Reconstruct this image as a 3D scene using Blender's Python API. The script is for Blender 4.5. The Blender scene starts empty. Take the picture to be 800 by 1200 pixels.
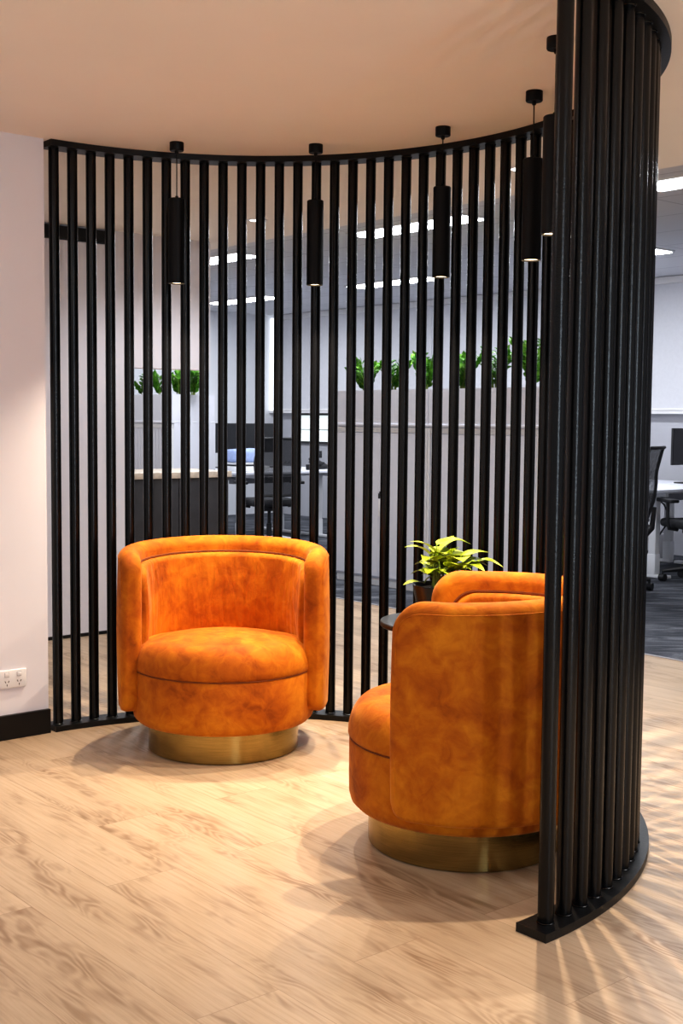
import bpy, bmesh, math, random
from mathutils import Vector, Matrix
PI = math.pi
R = math.radians
rnd = random.Random(7)
scn = bpy.context.scene
COL = scn.collection

# ------------------------------------------------------------------ frame
H = 2.4            # plaster ceiling over the lounge
HO = 2.72          # office grid ceiling
ANG = 40.0         # building grid: A runs away to the left, B away to the right
AX = (-math.sin(R(ANG)), math.cos(R(ANG)))
BX = (math.cos(R(ANG)), math.sin(R(ANG)))
def G(a, b, z=0.0):
    return Vector((a*AX[0]+b*BX[0], a*AX[1]+b*BX[1], z))
ROT = R(ANG)       # object local x = B, local y = A
CX, CY, RR = -0.3706, 3.9800, 1.3100   # slat screen circle

# ------------------------------------------------------------------ materials
def new_mat(name):
    m = bpy.data.materials.new(name); m.use_nodes = True
    nt = m.node_tree
    return m, nt, nt.nodes['Principled BSDF']
def setp(p, **k):
    names = dict(col='Base Color', rough='Roughness', metal='Metallic', spec='Specular IOR Level', sheen='Sheen Weight',
                 srough='Sheen Roughness', stint='Sheen Tint', trans='Transmission Weight', ior='IOR', aniso='Anisotropic',
                 emit='Emission Color', es='Emission Strength', coat='Coat Weight', sss='Subsurface Weight', alpha='Alpha')
    for a, v in k.items():
        s = p.inputs[names[a]]
        s.default_value = (*v, 1) if isinstance(v, tuple) and len(v) == 3 else v
def node(nt, t, **k):
    n = nt.nodes.new(t)
    for a, v in k.items():
        if a in n.inputs: n.inputs[a].default_value = v
        else: setattr(n, a, v)
    return n
def ramp(nt, stops):
    n = nt.nodes.new('ShaderNodeValToRGB')
    e = n.color_ramp.elements
    while len(e) < len(stops): e.new(0.5)
    for i, (p, c) in enumerate(stops):
        e[i].position = p; e[i].color = (*c, 1)
    return n
def bump_from(nt, p, src, strength, dist=0.01):
    b = node(nt, 'ShaderNodeBump'); b.inputs['Strength'].default_value = strength; b.inputs['Distance'].default_value = dist
    nt.links.new(src, b.inputs['Height']); nt.links.new(b.outputs['Normal'], p.inputs['Normal'])
    return b
def plain(name, col, rough=0.5, metal=0.0, var=0.06, scale=6.0, bump=0.0, bscale=200.0, **k):
    """simple paint with slight procedural mottling"""
    m, nt, p = new_mat(name)
    setp(p, col=col, rough=rough, metal=metal, **k)
    tc = node(nt, 'ShaderNodeTexCoord')
    n = node(nt, 'ShaderNodeTexNoise', Scale=scale, Detail=3.0)
    nt.links.new(tc.outputs['Object'], n.inputs['Vector'])
    lo = tuple(max(0, c*(1-var)) for c in col); hi = tuple(min(1, c*(1+var)) for c in col)
    r = ramp(nt, [(0.3, lo), (0.7, hi)])
    nt.links.new(n.outputs['Fac'], r.inputs['Fac']); nt.links.new(r.outputs['Color'], p.inputs['Base Color'])
    if bump:
        b = node(nt, 'ShaderNodeTexNoise', Scale=bscale, Detail=2.0)
        nt.links.new(tc.outputs['Object'], b.inputs['Vector'])
        bump_from(nt, p, b.outputs['Fac'], bump, 0.003)
    return m
def emitter(name, col, strength):
    m, nt, p = new_mat(name); setp(p, col=(0.9, 0.9, 0.9), emit=col, es=strength)
    return m

M = {}
M['black_metal'] = plain('powder_coated_black_metal', (0.0018, 0.0018, 0.0022), 0.25, 0.0, 0.15, 12, 0.12, 260, spec=0.36)
M['black_rail'] = plain('satin_black_rail', (0.006, 0.006, 0.0065), 0.42, 0.0, 0.2, 9, 0.15, 120, spec=0.35)
M['black_lamp'] = plain('matt_black_lamp', (0.003, 0.003, 0.0035), 0.45, 0.0, 0.1, 20, spec=0.25)
M['black_plastic'] = plain('black_plastic', (0.012, 0.012, 0.014), 0.5, 0.0, 0.1, 20)
M['dark_fabric'] = plain('charcoal_fabric', (0.018, 0.018, 0.021), 0.9, 0.0, 0.2, 60, 0.3, 500)
M['wall_white'] = plain('white_wall_paint', (0.78, 0.76, 0.81), 0.75, 0.0, 0.02, 2, 0.05, 160)
M['wall_office'] = plain('cool_white_wall_paint', (0.74, 0.75, 0.79), 0.8, 0.0, 0.02, 2)
M['wall_grey'] = plain('pale_grey_wall_paint', (0.50, 0.50, 0.54), 0.8, 0.0, 0.03, 2)
M['ceiling'] = plain('warm_white_plaster', (0.88, 0.83, 0.79), 0.9, 0.0, 0.015, 2, 0.04, 90)
M['white_laminate'] = plain('white_laminate', (0.74, 0.75, 0.82), 0.45, 0.0, 0.02, 3)
M['white_metal'] = plain('white_powder_coat', (0.76, 0.76, 0.78), 0.4, 0.0, 0.02, 5)
M['white_plastic'] = plain('white_plastic', (0.82, 0.81, 0.82), 0.35, 0.0, 0.01, 5)
M['grey_line'] = plain('grey_switch_outline', (0.35, 0.34, 0.36), 0.5, 0.0, 0.01, 5)
M['grey_plastic'] = plain('mid_grey_plastic', (0.25, 0.25, 0.27), 0.5, 0.0, 0.05, 8)
M['timber_edge'] = plain('pale_timber_edge', (0.62, 0.53, 0.43), 0.5, 0.0, 0.12, 30)
M['dark_panel'] = plain('dark_charcoal_laminate', (0.035, 0.033, 0.036), 0.55, 0.0, 0.2, 8)
M['chrome'] = plain('chrome', (0.75, 0.75, 0.76), 0.15, 1.0, 0.02, 5)
M['screen'] = plain('dark_screen_glass', (0.016, 0.016, 0.019), 0.25, 0.0, 0.1, 4)
M['soil'] = plain('dark_soil', (0.03, 0.02, 0.012), 0.95, 0.0, 0.4, 60, 0.6, 90)
M['pot'] = plain('glossy_black_ceramic', (0.010, 0.010, 0.010), 0.25, 0.0, 0.1, 8)
M['stem'] = plain('plant_stem', (0.22, 0.30, 0.06), 0.5, 0.0, 0.15, 20)
M['blue_fabric'] = plain('pale_blue_fabric', (0.42, 0.52, 0.80), 0.85, 0.0, 0.1, 30, 0.3, 200)
M['paper'] = plain('white_paper', (0.80, 0.80, 0.80), 0.8, 0.0, 0.04, 60)
M['blind'] = plain('white_roller_blind', (0.70, 0.70, 0.74), 0.9, 0.0, 0.02, 40)
M['lamp_lens'] = emitter('warm_lamp_lens', (1.0, 0.74, 0.46), 9.0)
M['panel_lens'] = emitter('cool_light_diffuser', (0.93, 0.96, 1.0), 7.0)
M['down_lens'] = emitter('downlight_lens', (1.0, 0.93, 0.84), 5.0)
M['daylight_glass'] = emitter('bright_window_glass', (0.80, 0.93, 0.92), 0.75)
M['window_edge'] = emitter('daylight_gap', (0.9, 0.96, 1.0), 1.6)

# --- velvet
def velvet(name, wrinkle=0.0):
    m, nt, p = new_mat(name)
    tc = node(nt, 'ShaderNodeTexCoord')
    n1 = node(nt, 'ShaderNodeTexNoise', Scale=4.2, Detail=6.0, Roughness=0.62, Distortion=0.5)
    n2 = node(nt, 'ShaderNodeTexNoise', Scale=17.0, Detail=5.0, Roughness=0.6, Distortion=0.7)
    nt.links.new(tc.outputs['Object'], n1.inputs['Vector']); nt.links.new(tc.outputs['Object'], n2.inputs['Vector'])
    mx = node(nt, 'ShaderNodeMath', operation='MULTIPLY_ADD')
    nt.links.new(n2.outputs['Fac'], mx.inputs[0]); mx.inputs[1].default_value = 0.55
    nt.links.new(n1.outputs['Fac'], mx.inputs[2])
    r = ramp(nt, [(0.56, (0.25, 0.054, 0.005)), (0.67, (0.365, 0.088, 0.006)), (0.77, (0.44, 0.119, 0.007)), (0.97, (0.58, 0.198, 0.012))])
    nt.links.new(mx.outputs[0], r.inputs['Fac']); nt.links.new(r.outputs['Color'], p.inputs['Base Color'])
    setp(p, rough=0.75, spec=0.15, sheen=0.30, srough=0.35, stint=(1.0, 0.50, 0.22))
    f = node(nt, 'ShaderNodeTexNoise', Scale=420.0, Detail=2.0)
    nt.links.new(tc.outputs['Object'], f.inputs['Vector'])
    b1 = node(nt, 'ShaderNodeBump'); b1.inputs['Strength'].default_value = 0.12; b1.inputs['Distance'].default_value = 0.002
    nt.links.new(f.outputs['Fac'], b1.inputs['Height'])
    b2 = node(nt, 'ShaderNodeBump'); b2.inputs['Strength'].default_value = 0.28; b2.inputs['Distance'].default_value = 0.012
    nt.links.new(n2.outputs['Fac'], b2.inputs['Height']); nt.links.new(b1.outputs['Normal'], b2.inputs['Normal'])
    last = b2
    if wrinkle:
        # vertical gathers: use angle around the chair axis
        sx = node(nt, 'ShaderNodeSeparateXYZ'); nt.links.new(tc.outputs['Object'], sx.inputs[0])
        at = node(nt, 'ShaderNodeMath', operation='ARCTAN2')
        nt.links.new(sx.outputs['Y'], at.inputs[0]); nt.links.new(sx.outputs['X'], at.inputs[1])
        cb = node(nt, 'ShaderNodeCombineXYZ'); nt.links.new(at.outputs[0], cb.inputs['X'])
        zz = node(nt, 'ShaderNodeMath', operation='MULTIPLY'); zz.inputs[1].default_value = 0.75
        nt.links.new(sx.outputs['Z'], zz.inputs[0]); nt.links.new(zz.outputs[0], cb.inputs['Y'])
        w = node(nt, 'ShaderNodeTexNoise', Scale=9.0, Detail=1.5, Distortion=0.3)
        nt.links.new(cb.outputs[0], w.inputs['Vector'])
        b3 = node(nt, 'ShaderNodeBump'); b3.inputs['Strength'].default_value = wrinkle; b3.inputs['Distance'].default_value = 0.03
        nt.links.new(w.outputs['Fac'], b3.inputs['Height']); nt.links.new(b2.outputs['Normal'], b3.inputs['Normal'])
        last = b3
    nt.links.new(last.outputs['Normal'], p.inputs['Normal'])
    return m
M['velvet'] = velvet('burnt_orange_velvet')
M['velvet_pad'] = velvet('burnt_orange_velvet_gathered', 0.34)
M['piping'] = plain('dark_orange_seam', (0.17, 0.038, 0.003), 0.8, 0.0, 0.2, 30)

# --- brushed brass
def brass():
    m, nt, p = new_mat('brushed_brass')
    setp(p, col=(0.56, 0.39, 0.13), metal=1.0, rough=0.17)
    tc = node(nt, 'ShaderNodeTexCoord'); mp = node(nt, 'ShaderNodeMapping'); mp.inputs['Scale'].default_value = (3, 3, 260)
    nt.links.new(tc.outputs['Object'], mp.inputs['Vector'])
    n = node(nt, 'ShaderNodeTexNoise', Scale=4.0, Detail=3.0); nt.links.new(mp.outputs[0], n.inputs['Vector'])
    r = ramp(nt, [(0.3, (0.26, 0.185, 0.065)), (0.7, (0.38, 0.275, 0.105))])
    nt.links.new(n.outputs['Fac'], r.inputs['Fac']); nt.links.new(r.outputs['Color'], p.inputs['Base Color'])
    bump_from(nt, p, n.outputs['Fac'], 0.08, 0.002)
    return m
M['brass'] = brass()

# --- wood floor
def wood_floor():
    m, nt, p = new_mat('oak_plank_floor')
    L = nt.links.new
    tc = node(nt, 'ShaderNodeTexCoord')
    mp = node(nt, 'ShaderNodeMapping'); mp.inputs['Rotation'].default_value = (0, 0, -R(90+ANG))
    mp.inputs['Location'].default_value = (0.35, 0.055, 0)
    L(tc.outputs['Object'], mp.inputs['Vector'])
    br = node(nt, 'ShaderNodeTexBrick', offset=0.37, offset_frequency=2)
    br.inputs['Scale'].default_value = 1.0; br.inputs['Brick Width'].default_value = 1.25; br.inputs['Row Height'].default_value = 0.225
    br.inputs['Mortar Size'].default_value = 0.0011; br.inputs['Mortar Smooth'].default_value = 0.3
    br.inputs['Color1'].default_value = (0, 0, 0, 1); br.inputs['Color2'].default_value = (1, 1, 1, 1); br.inputs['Mortar'].default_value = (0.5, 0.5, 0.5, 1)
    L(mp.outputs[0], br.inputs['Vector'])
    # per plank shift of the grain
    sh = node(nt, 'ShaderNodeVectorMath', operation='MULTIPLY_ADD')
    L(br.outputs['Color'], sh.inputs[0]); sh.inputs[1].default_value = (7.3, 3.1, 5.0); L(mp.outputs[0], sh.inputs[2])
    # fine grain
    m1 = node(nt, 'ShaderNodeMapping'); m1.inputs['Scale'].default_value = (2.2, 60, 1); L(sh.outputs[0], m1.inputs['Vector'])
    g1 = node(nt, 'ShaderNodeTexNoise', Scale=1.6, Detail=5.0, Roughness=0.65, Distortion=0.25); L(m1.outputs[0], g1.inputs['Vector'])
    # cathedral figure: rings of a stretched noise
    m2 = node(nt, 'ShaderNodeMapping'); m2.inputs['Scale'].default_value = (1.3, 6.0, 1); L(sh.outputs[0], m2.inputs['Vector'])
    g2 = node(nt, 'ShaderNodeTexNoise', Scale=1.25, Detail=2.5, Roughness=0.5, Distortion=0.35); L(m2.outputs[0], g2.inputs['Vector'])
    mul = node(nt, 'ShaderNodeMath', operation='MULTIPLY'); mul.inputs[1].default_value = 120.0; L(g2.outputs['Fac'], mul.inputs[0])
    sn = node(nt, 'ShaderNodeMath', operation='SINE'); L(mul.outputs[0], sn.inputs[0])
    # figure only shows in blotches
    m3 = node(nt, 'ShaderNodeMapping'); m3.inputs['Scale'].default_value = (1.3, 5.0, 1); m3.inputs['Location'].default_value = (3, 8, 0); L(sh.outputs[0], m3.inputs['Vector'])
    g3 = node(nt, 'ShaderNodeTexNoise', Scale=1.7, Detail=3.0, Roughness=0.6); L(m3.outputs[0], g3.inputs['Vector'])
    mask = ramp(nt, [(0.47, (0, 0, 0)), (0.66, (1, 1, 1))]); L(g3.outputs['Fac'], mask.inputs['Fac'])
    base = ramp(nt, [(0.25, (0.43, 0.305, 0.200)), (0.50, (0.535, 0.400, 0.273)), (0.78, (0.59, 0.455, 0.322))]); L(g1.outputs['Fac'], base.inputs['Fac'])
    # darken rings
    sr = ramp(nt, [(0.05, (0, 0, 0)), (0.95, (1, 1, 1))]); 
    s01 = node(nt, 'ShaderNodeMath', operation='MULTIPLY_ADD'); s01.inputs[1].default_value = 0.5; s01.inputs[2].default_value = 0.5; L(sn.outputs[0], s01.inputs[0])
    L(s01.outputs[0], sr.inputs['Fac'])
    k = node(nt, 'ShaderNodeMath', operation='MULTIPLY'); L(mask.outputs['Color'], k.inputs[0]); L(sr.outputs['Color'], k.inputs[1])
    k1 = node(nt, 'ShaderNodeMath', operation='MULTIPLY_ADD'); k1.inputs[1].default_value = 0.52; L(k.outputs[0], k1.inputs[0])
    k2 = node(nt, 'ShaderNodeMath', operation='MULTIPLY'); k2.inputs[1].default_value = 0.22; L(mask.outputs['Color'], k2.inputs[0]); L(k2.outputs[0], k1.inputs[2])
    mix = node(nt, 'ShaderNodeMix', data_type='RGBA'); L(k1.outputs[0], mix.inputs['Factor'])
    L(base.outputs['Color'], mix.inputs[6]); mix.inputs[7].default_value = (0.215, 0.120, 0.060, 1)
    # plank tone
    tone = ramp(nt, [(0.0, (0.88, 0.86, 0.84)), (1.0, (1.06, 1.05, 1.04))]); L(br.outputs['Color'], tone.inputs['Fac'])
    mt = node(nt, 'ShaderNodeMix', data_type='RGBA', blend_type='MULTIPLY'); mt.inputs['Factor'].default_value = 1.0
    L(mix.outputs[2], mt.inputs[6]); L(tone.outputs['Color'], mt.inputs[7])
    # seams
    ms = node(nt, 'ShaderNodeMix', data_type='RGBA'); 
    sf = node(nt, 'ShaderNodeMath', operation='MULTIPLY'); sf.inputs[1].default_value = 0.5; L(br.outputs['Fac'], sf.inputs[0])
    L(sf.outputs[0], ms.inputs['Factor']); L(mt.outputs[2], ms.inputs[6]); ms.inputs[7].default_value = (0.16, 0.09, 0.045, 1)
    L(ms.outputs[2], p.inputs['Base Color'])
    rr = ramp(nt, [(0.2, (0.46, 0.46, 0.46)), (0.8, (0.36, 0.36, 0.36))]); L(g1.outputs['Fac'], rr.inputs['Fac']); L(rr.outputs['Color'], p.inputs['Roughness'])
    setp(p, spec=0.4)
    bump_from(nt, p, g1.outputs['Fac'], 0.08, 0.002)
    return m
M['wood_floor'] = wood_floor()

def carpet():
    m, nt, p = new_mat('slate_carpet_tiles')
    L = nt.links.new
    tc = node(nt, 'ShaderNodeTexCoord'); mp = node(nt, 'ShaderNodeMapping')
    mp.inputs['Rotation'].default_value = (0, 0, -R(ANG)); mp.inputs['Scale'].default_value = (1.4, 5.0, 1)
    L(tc.outputs['Object'], mp.inputs['Vector'])
    n = node(nt, 'ShaderNodeTexNoise', Scale=1.3, Detail=6.0, Roughness=0.62, Distortion=1.2); L(mp.outputs[0], n.inputs['Vector'])
    f = node(nt, 'ShaderNodeTexNoise', Scale=160.0, Detail=2.0); L(tc.outputs['Object'], f.inputs['Vector'])
    ad = node(nt, 'ShaderNodeMath', operation='MULTIPLY_ADD'); ad.inputs[1].default_value = 0.35; L(f.outputs['Fac'], ad.inputs[0]); L(n.outputs['Fac'], ad.inputs[2])
    r = ramp(nt, [(0.55, (0.040, 0.043, 0.052)), (0.70, (0.085, 0.09, 0.105)), (0.86, (0.20, 0.205, 0.225))]); L(ad.outputs[0], r.inputs['Fac'])
    L(r.outputs['Color'], p.inputs['Base Color']); setp(p, rough=0.95, spec=0.15)
    bump_from(nt, p, f.outputs['Fac'], 0.5, 0.004)
    return m
M['carpet'] = carpet()

def tiles():
    m, nt, p = new_mat('grid_ceiling_tiles')
    L = nt.links.new
    tc = node(nt, 'ShaderNodeTexCoord'); mp = node(nt, 'ShaderNodeMapping'); mp.inputs['Rotation'].default_value = (0, 0, -R(90+ANG))
    mp.inputs['Location'].default_value = (0.0, 0.0, 0)
    L(tc.outputs['Object'], mp.inputs['Vector'])
    br = node(nt, 'ShaderNodeTexBrick', offset=0.0)
    br.inputs['Scale'].default_value = 1.0; br.inputs['Brick Width'].default_value = 1.2; br.inputs['Row Height'].default_value = 0.6
    br.inputs['Mortar Size'].default_value = 0.006
    br.inputs['Color1'].default_value = (0.66, 0.66, 0.70, 1); br.inputs['Color2'].default_value = (0.70, 0.70, 0.74, 1); br.inputs['Mortar'].default_value = (0.42, 0.42, 0.46, 1)
    L(mp.outputs[0], br.inputs['Vector']); L(br.outputs['Color'], p.inputs['Base Color']); setp(p, rough=0.9)
    n = node(nt, 'ShaderNodeTexNoise', Scale=120.0, Detail=2.0); L(tc.outputs['Object'], n.inputs['Vector'])
    bump_from(nt, p, n.outputs['Fac'], 0.2, 0.003)
    return m
M['tiles'] = tiles()

def leafmat(name, dark, mid, light, rough=0.35, scale=14):
    m, nt, p = new_mat(name)
    tc = node(nt, 'ShaderNodeTexCoord'); n = node(nt, 'ShaderNodeTexNoise', Scale=scale, Detail=3.0)
    nt.links.new(tc.outputs['Object'], n.inputs['Vector'])
    r = ramp(nt, [(0.32, dark), (0.5, mid), (0.68, light)]); nt.links.new(n.outputs['Fac'], r.inputs['Fac'])
    nt.links.new(r.outputs['Color'], p.inputs['Base Color']); setp(p, rough=rough, spec=0.4)
    return m
M['lime_leaf'] = leafmat('lime_leaf', (0.20, 0.30, 0.015), (0.38, 0.47, 0.03), (0.55, 0.58, 0.08))
M['green_leaf'] = leafmat('deep_green_leaf', (0.04, 0.15, 0.018), (0.11, 0.32, 0.035), (0.30, 0.56, 0.10), 0.3, 22)

def mesh_fabric():
    m, nt, p = new_mat('black_chair_mesh')
    setp(p, col=(0.02, 0.02, 0.024), rough=0.8, alpha=0.82)
    tc = node(nt, 'ShaderNodeTexCoord'); n = node(nt, 'ShaderNodeTexNoise', Scale=90.0, Detail=1.0)
    nt.links.new(tc.outputs['Object'], n.inputs['Vector'])
    r = ramp(nt, [(0.35, (0.012, 0.012, 0.014)), (0.65, (0.035, 0.035, 0.04))]); nt.links.new(n.outputs['Fac'], r.inputs['Fac'])
    nt.links.new(r.outputs['Color'], p.inputs['Base Color'])
    return m
M['chair_mesh'] = mesh_fabric()

# ------------------------------------------------------------------ mesh helpers
def bx(bm, x0, x1, y0, y1, z0, z1, bev=0.0, seg=2, mtx=None):
    r = bmesh.ops.create_cube(bm, size=1.0)
    vs = r['verts']
    bmesh.ops.scale(bm, vec=(x1-x0, y1-y0, z1-z0), verts=vs)
    bmesh.ops.translate(bm, vec=((x0+x1)/2, (y0+y1)/2, (z0+z1)/2), verts=vs)
    if bev:
        es = list({e for v in vs for e in v.link_edges})
        rb = bmesh.ops.bevel(bm, geom=es, offset=bev, segments=seg, affect='EDGES', profile=0.5)
        vs = list({v for f in rb['faces'] for v in f.verts} | {v for v in vs if v.is_valid})
    if mtx is not None: bmesh.ops.transform(bm, matrix=mtx, verts=vs)
    return vs
def tube(bm, pts, rad, n=10, cap=True):
    pts = [Vector(p) for p in pts]
    rads = rad if isinstance(rad, (list, tuple)) else [rad]*len(pts)
    rings = []
    prev = None
    for i, p in enumerate(pts):
        t = (pts[min(i+1, len(pts)-1)]-pts[max(i-1, 0)]).normalized()
        u = prev if prev is not None else (Vector((1, 0, 0)) if abs(t.z) > 0.8 else Vector((0, 0, 1)))
        u = (u-t*u.dot(t)).normalized(); w = t.cross(u); prev = u
        rings.append([bm.verts.new(p+(u*math.cos(2*PI*k/n)+w*math.sin(2*PI*k/n))*rads[i]) for k in range(n)])
    for a, b in zip(rings, rings[1:]):
        for k in range(n): bm.faces.new((a[k], a[(k+1) % n], b[(k+1) % n], b[k]))
    if cap:
        bm.faces.new(rings[0][::-1]); bm.faces.new(rings[-1])
def lathe(bm, prof, n=48, c=(0, 0)):
    """prof: list of (r,z); closes at r=0"""
    rings = []
    for r, z in prof:
        if r < 1e-6: rings.append([bm.verts.new((c[0], c[1], z))])
        else: rings.append([bm.verts.new((c[0]+r*math.cos(2*PI*k/n), c[1]+r*math.sin(2*PI*k/n), z)) for k in range(n)])
    for a, b in zip(rings, rings[1:]):
        for k in range(n):
            k2 = (k+1) % n
            if len(a) == 1 and len(b) == 1: continue
            if len(a) == 1: bm.faces.new((a[0], b[k2], b[k]))
            elif len(b) == 1: bm.faces.new((a[k], a[k2], b[0]))
            else: bm.faces.new((a[k], a[k2], b[k2], b[k]))
def finish(bm, name, mat, parent=None, smooth=True, angle=35, recalc=True):
    if recalc: bmesh.ops.recalc_face_normals(bm, faces=bm.faces)
    me = bpy.data.meshes.new(name); bm.to_mesh(me); bm.free()
    me.materials.append(mat)
    if smooth:
        for poly in me.polygons: poly.use_smooth = True
        me.set_sharp_from_angle(angle=R(angle))
    o = bpy.data.objects.new(name, me); COL.objects.link(o)
    if parent is not None: o.parent = parent
    return o
def thing(name, label, cat, loc=(0, 0, 0), rotz=0.0, group=None):
    o = bpy.data.objects.new(name, None); COL.objects.link(o)
    o.empty_display_size = 0.1
    o.location = loc; o.rotation_euler = (0, 0, rotz); o['label'] = label; o['category'] = cat
    if group: o['group'] = group
    return o
def tag(o, label, cat, group=None):
    o['label'] = label; o['category'] = cat
    if group: o['group'] = group
    return o
def struct(name, bm, mat, smooth=False, parent=None):
    o = finish(bm, name, mat, parent, smooth)
    if parent is None: o['kind'] = 'structure'
    return o
def box_part(name, mat, parent, *a, bev=0.0, seg=2):
    bm = bmesh.new(); bx(bm, *a, bev=bev, seg=seg)
    return finish(bm, name, mat, parent, smooth=bev > 0)
def copy_tree(o, parent=None):
    c = o.copy(); COL.objects.link(c)
    if parent is not None: c.parent = parent
    for ch in list(o.children): copy_tree(ch, c)
    return c
MG = Matrix.Rotation(ROT, 4, 'Z')
def gbox(name, mat, b0, b1, a0, a1, z0, z1, kind=True):
    """box aligned with the building grid, local x=B, y=A"""
    bm = bmesh.new(); bx(bm, b0, b1, a0, a1, z0, z1); bmesh.ops.transform(bm, matrix=MG, verts=bm.verts)
    return struct(name, bm, mat)

# ------------------------------------------------------------------ the setting
gbox('floor', M['wood_floor'], -5.0, 5.66, -4.0, 14.0, -0.05, 0.0)
gbox('floor_carpet', M['carpet'], 5.66, 10.3, -4.0, 13.8, -0.05, 0.0)
gbox('trim_1', M['grey_line'], 5.655, 5.675, -4.0, 13.4, -0.02, 0.004)
gbox('ceiling', M['ceiling'], -4.0, 4.55, -3.0, 8.5, H, HO+0.05)
gbox('ceiling_office', M['tiles'], 4.55, 10.3, -4.0, 13.8, HO, HO+0.05)
gbox('wall_left', M['wall_white'], -4.0, 2.270, 4.57, 4.69, 0.0, H)
bm = bmesh.new(); bx(bm, -4.0, 2.272, 4.553, 4.57, 0.0, 0.10, bev=0.002); bmesh.ops.transform(bm, matrix=MG, verts=bm.verts)
struct('baseboard_left', bm, M['black_rail'])
# second white wall beyond the screen, with a black framed door leaf and an overhead panel
gbox('wall_back', M['wall_white'], 2.0, 3.80, 6.50, 6.62, 0.0, H)
gbox('wall_header', M['wall_white'], 3.80, 4.36, 6.50, 6.62, 1.60, H)
dr = thing('door_1', 'x', 'x')
for k in ('label', 'category'): del dr[k]
dr['kind'] = 'structure'
bm = bmesh.new(); bx(bm, 2.4, 3.66, 6.475, 6.50, 2.315, 2.39); bx(bm, 3.628, 3.66, 6.475, 6.50, 0.0, 2.315)
bmesh.ops.transform(bm, matrix=MG, verts=bm.verts); finish(bm, 'door_frame', M['black_rail'], dr, False)
bm = bmesh.new(); bx(bm, 2.42, 3.62, 6.485, 6.50, 0.02, 2.31); bmesh.ops.transform(bm, matrix=MG, verts=bm.verts)
finish(bm, 'door_leaf', M['wall_white'], dr, False)
gbox('baseboard_back', M['black_rail'], 2.0, 3.80, 6.482, 6.50, 0.0, 0.018)  # dark strip stands for the shadow gap at the wall's foot

# far office walls with blinds and window strip
gbox('wall_far', M['wall_grey'], 10.22, 10.34, -4.0, 13.8, 0.0, HO)
gbox('wall_end', M['wall_office'], 4.5, 10.3, 13.63, 13.75, 0.0, HO)
gbox('trim_2', M['white_plastic'], 10.12, 10.22, -4.0, 13.63, 1.385, 1.415)
for i, (a0, a1) in enumerate([(12.3, 13.2), (10.2, 11.9), (8.0, 9.7)]):
    w = thing('window_%d' % (i+1), 'x', 'x')
    for k in ('label', 'category'): del w[k]
    w['kind'] = 'structure'
    bm = bmesh.new()
    for (p, q, r_, s) in ((a0, a1, 0.98, 1.01), (a0, a1, 1.355, 1.385), (a0, a0+0.03, 1.01, 1.355), (a1-0.03, a1, 1.01, 1.355), (a0, a1, 1.165, 1.172)):
        bx(bm, 10.19, 10.22, p, q, r_, s)
    bmesh.ops.transform(bm, matrix=MG, verts=bm.verts); finish(bm, 'window_frame', M['dark_panel'], w, False)
    bm = bmesh.new(); bx(bm, 10.205, 10.215, a0+0.02, a1-0.02, 1.0, 1.37); bmesh.ops.transform(bm, matrix=MG, verts=bm.verts)
    finish(bm, 'window_pane', M['daylight_glass'], w, False)
# roller blinds over the upper windows
blinds = [(4.78, 7.775), (7.78, 10.475), (10.48, 13.52)]
bl_lab = ['white roller blind directly above the monitor at the right edge of the photo', 'white roller blind on the far wall above the middle planters',
          'white roller blind on the far wall left of the middle planters, beside a bright strip']
for (a0, a1), lb in zip(blinds, bl_lab):
    t = thing('roller_blind', lb, 'blind', G((a0+a1)/2, 10.17, 1.42), ROT, 'white roller blinds on the far wall')
    box_part('fabric', M['blind'], t, -0.012, 0.004, -(a1-a0)/2, (a1-a0)/2, 0.02, HO-1.42-0.06)
    box_part('bottom_bar', M['white_plastic'], t, -0.02, 0.01, -(a1-a0)/2, (a1-a0)/2, 0.0, 0.022)
    box_part('head_rail', M['white_plastic'], t, -0.04, 0.045, -(a1-a0)/2, (a1-a0)/2, HO-1.42-0.07, HO-1.42-0.005)
gbox('trim_3', M['window_edge'], 10.13, 10.17, 13.54, 13.62, 1.42, 2.68)  # daylight gap beside the blind, drawn as a glowing strip
gbox('trim_4', M['dark_panel'], 10.195, 10.22, -4.0, 13.4, HO-0.03, HO)

# office ceiling lights
lights = [(6.22, 3.36, 'linear ceiling light nearest the outer slats, cut by the right edge of the photo'),
          (6.22, 6.02, 'longest bright linear ceiling light seen through the slats behind the middle pendants'),
          (6.22, 8.70, 'bright linear ceiling light seen right of the leftmost pendant, the upper of two'),
          (8.55, 6.10, 'small linear ceiling light at the right edge, lower of the two there'),
          (8.55, 8.80, 'thinner linear ceiling light seen through the slats left of the middle pendant tip'),
          (8.55, 11.45, 'faraway linear ceiling light right of the leftmost pendant, the lower of two')]
for b, a, lb in lights:
    t = thing('linear_ceiling_light', lb, 'ceiling light', G(a+0.6, b, HO), ROT, 'linear office ceiling lights')
    bm = bmesh.new()
    for q in ((-0.135, -0.122, -0.61, 0.61), (0.122, 0.135, -0.61, 0.61), (-0.135, 0.135, -0.61, -0.60), (-0.135, 0.135, 0.60, 0.61)):
        bx(bm, *q, -0.012, 0.0)
    finish(bm, 'frame', M['white_metal'], t, False)
    box_part('diffuser', M['panel_lens'], t, -0.122, 0.122, -0.60, 0.60, -0.009, -0.001)
for (x, y, lb) in ((-0.484, 6.90, 'round recessed downlight in the plaster ceiling seen between slats near the leftmost pendants'),
                   (0.77, 5.452, 'round recessed downlight in the plaster ceiling behind the slats by the fourth pendant')):
    t = thing('downlight', lb, 'downlight', (x, y, H), 0, 'recessed downlights')
    bm = bmesh.new(); lathe(bm, [(0.042, -0.001), (0.042, -0.004), (0.056, -0.004), (0.058, 0.0)], 32); finish(bm, 'trim_ring', M['white_metal'], t)
    bm = bmesh.new(); lathe(bm, [(0, -0.002), (0.043, -0.002), (0.043, 0.0), (0, 0.0)], 32); finish(bm, 'lens', M['down_lens'], t)

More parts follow.
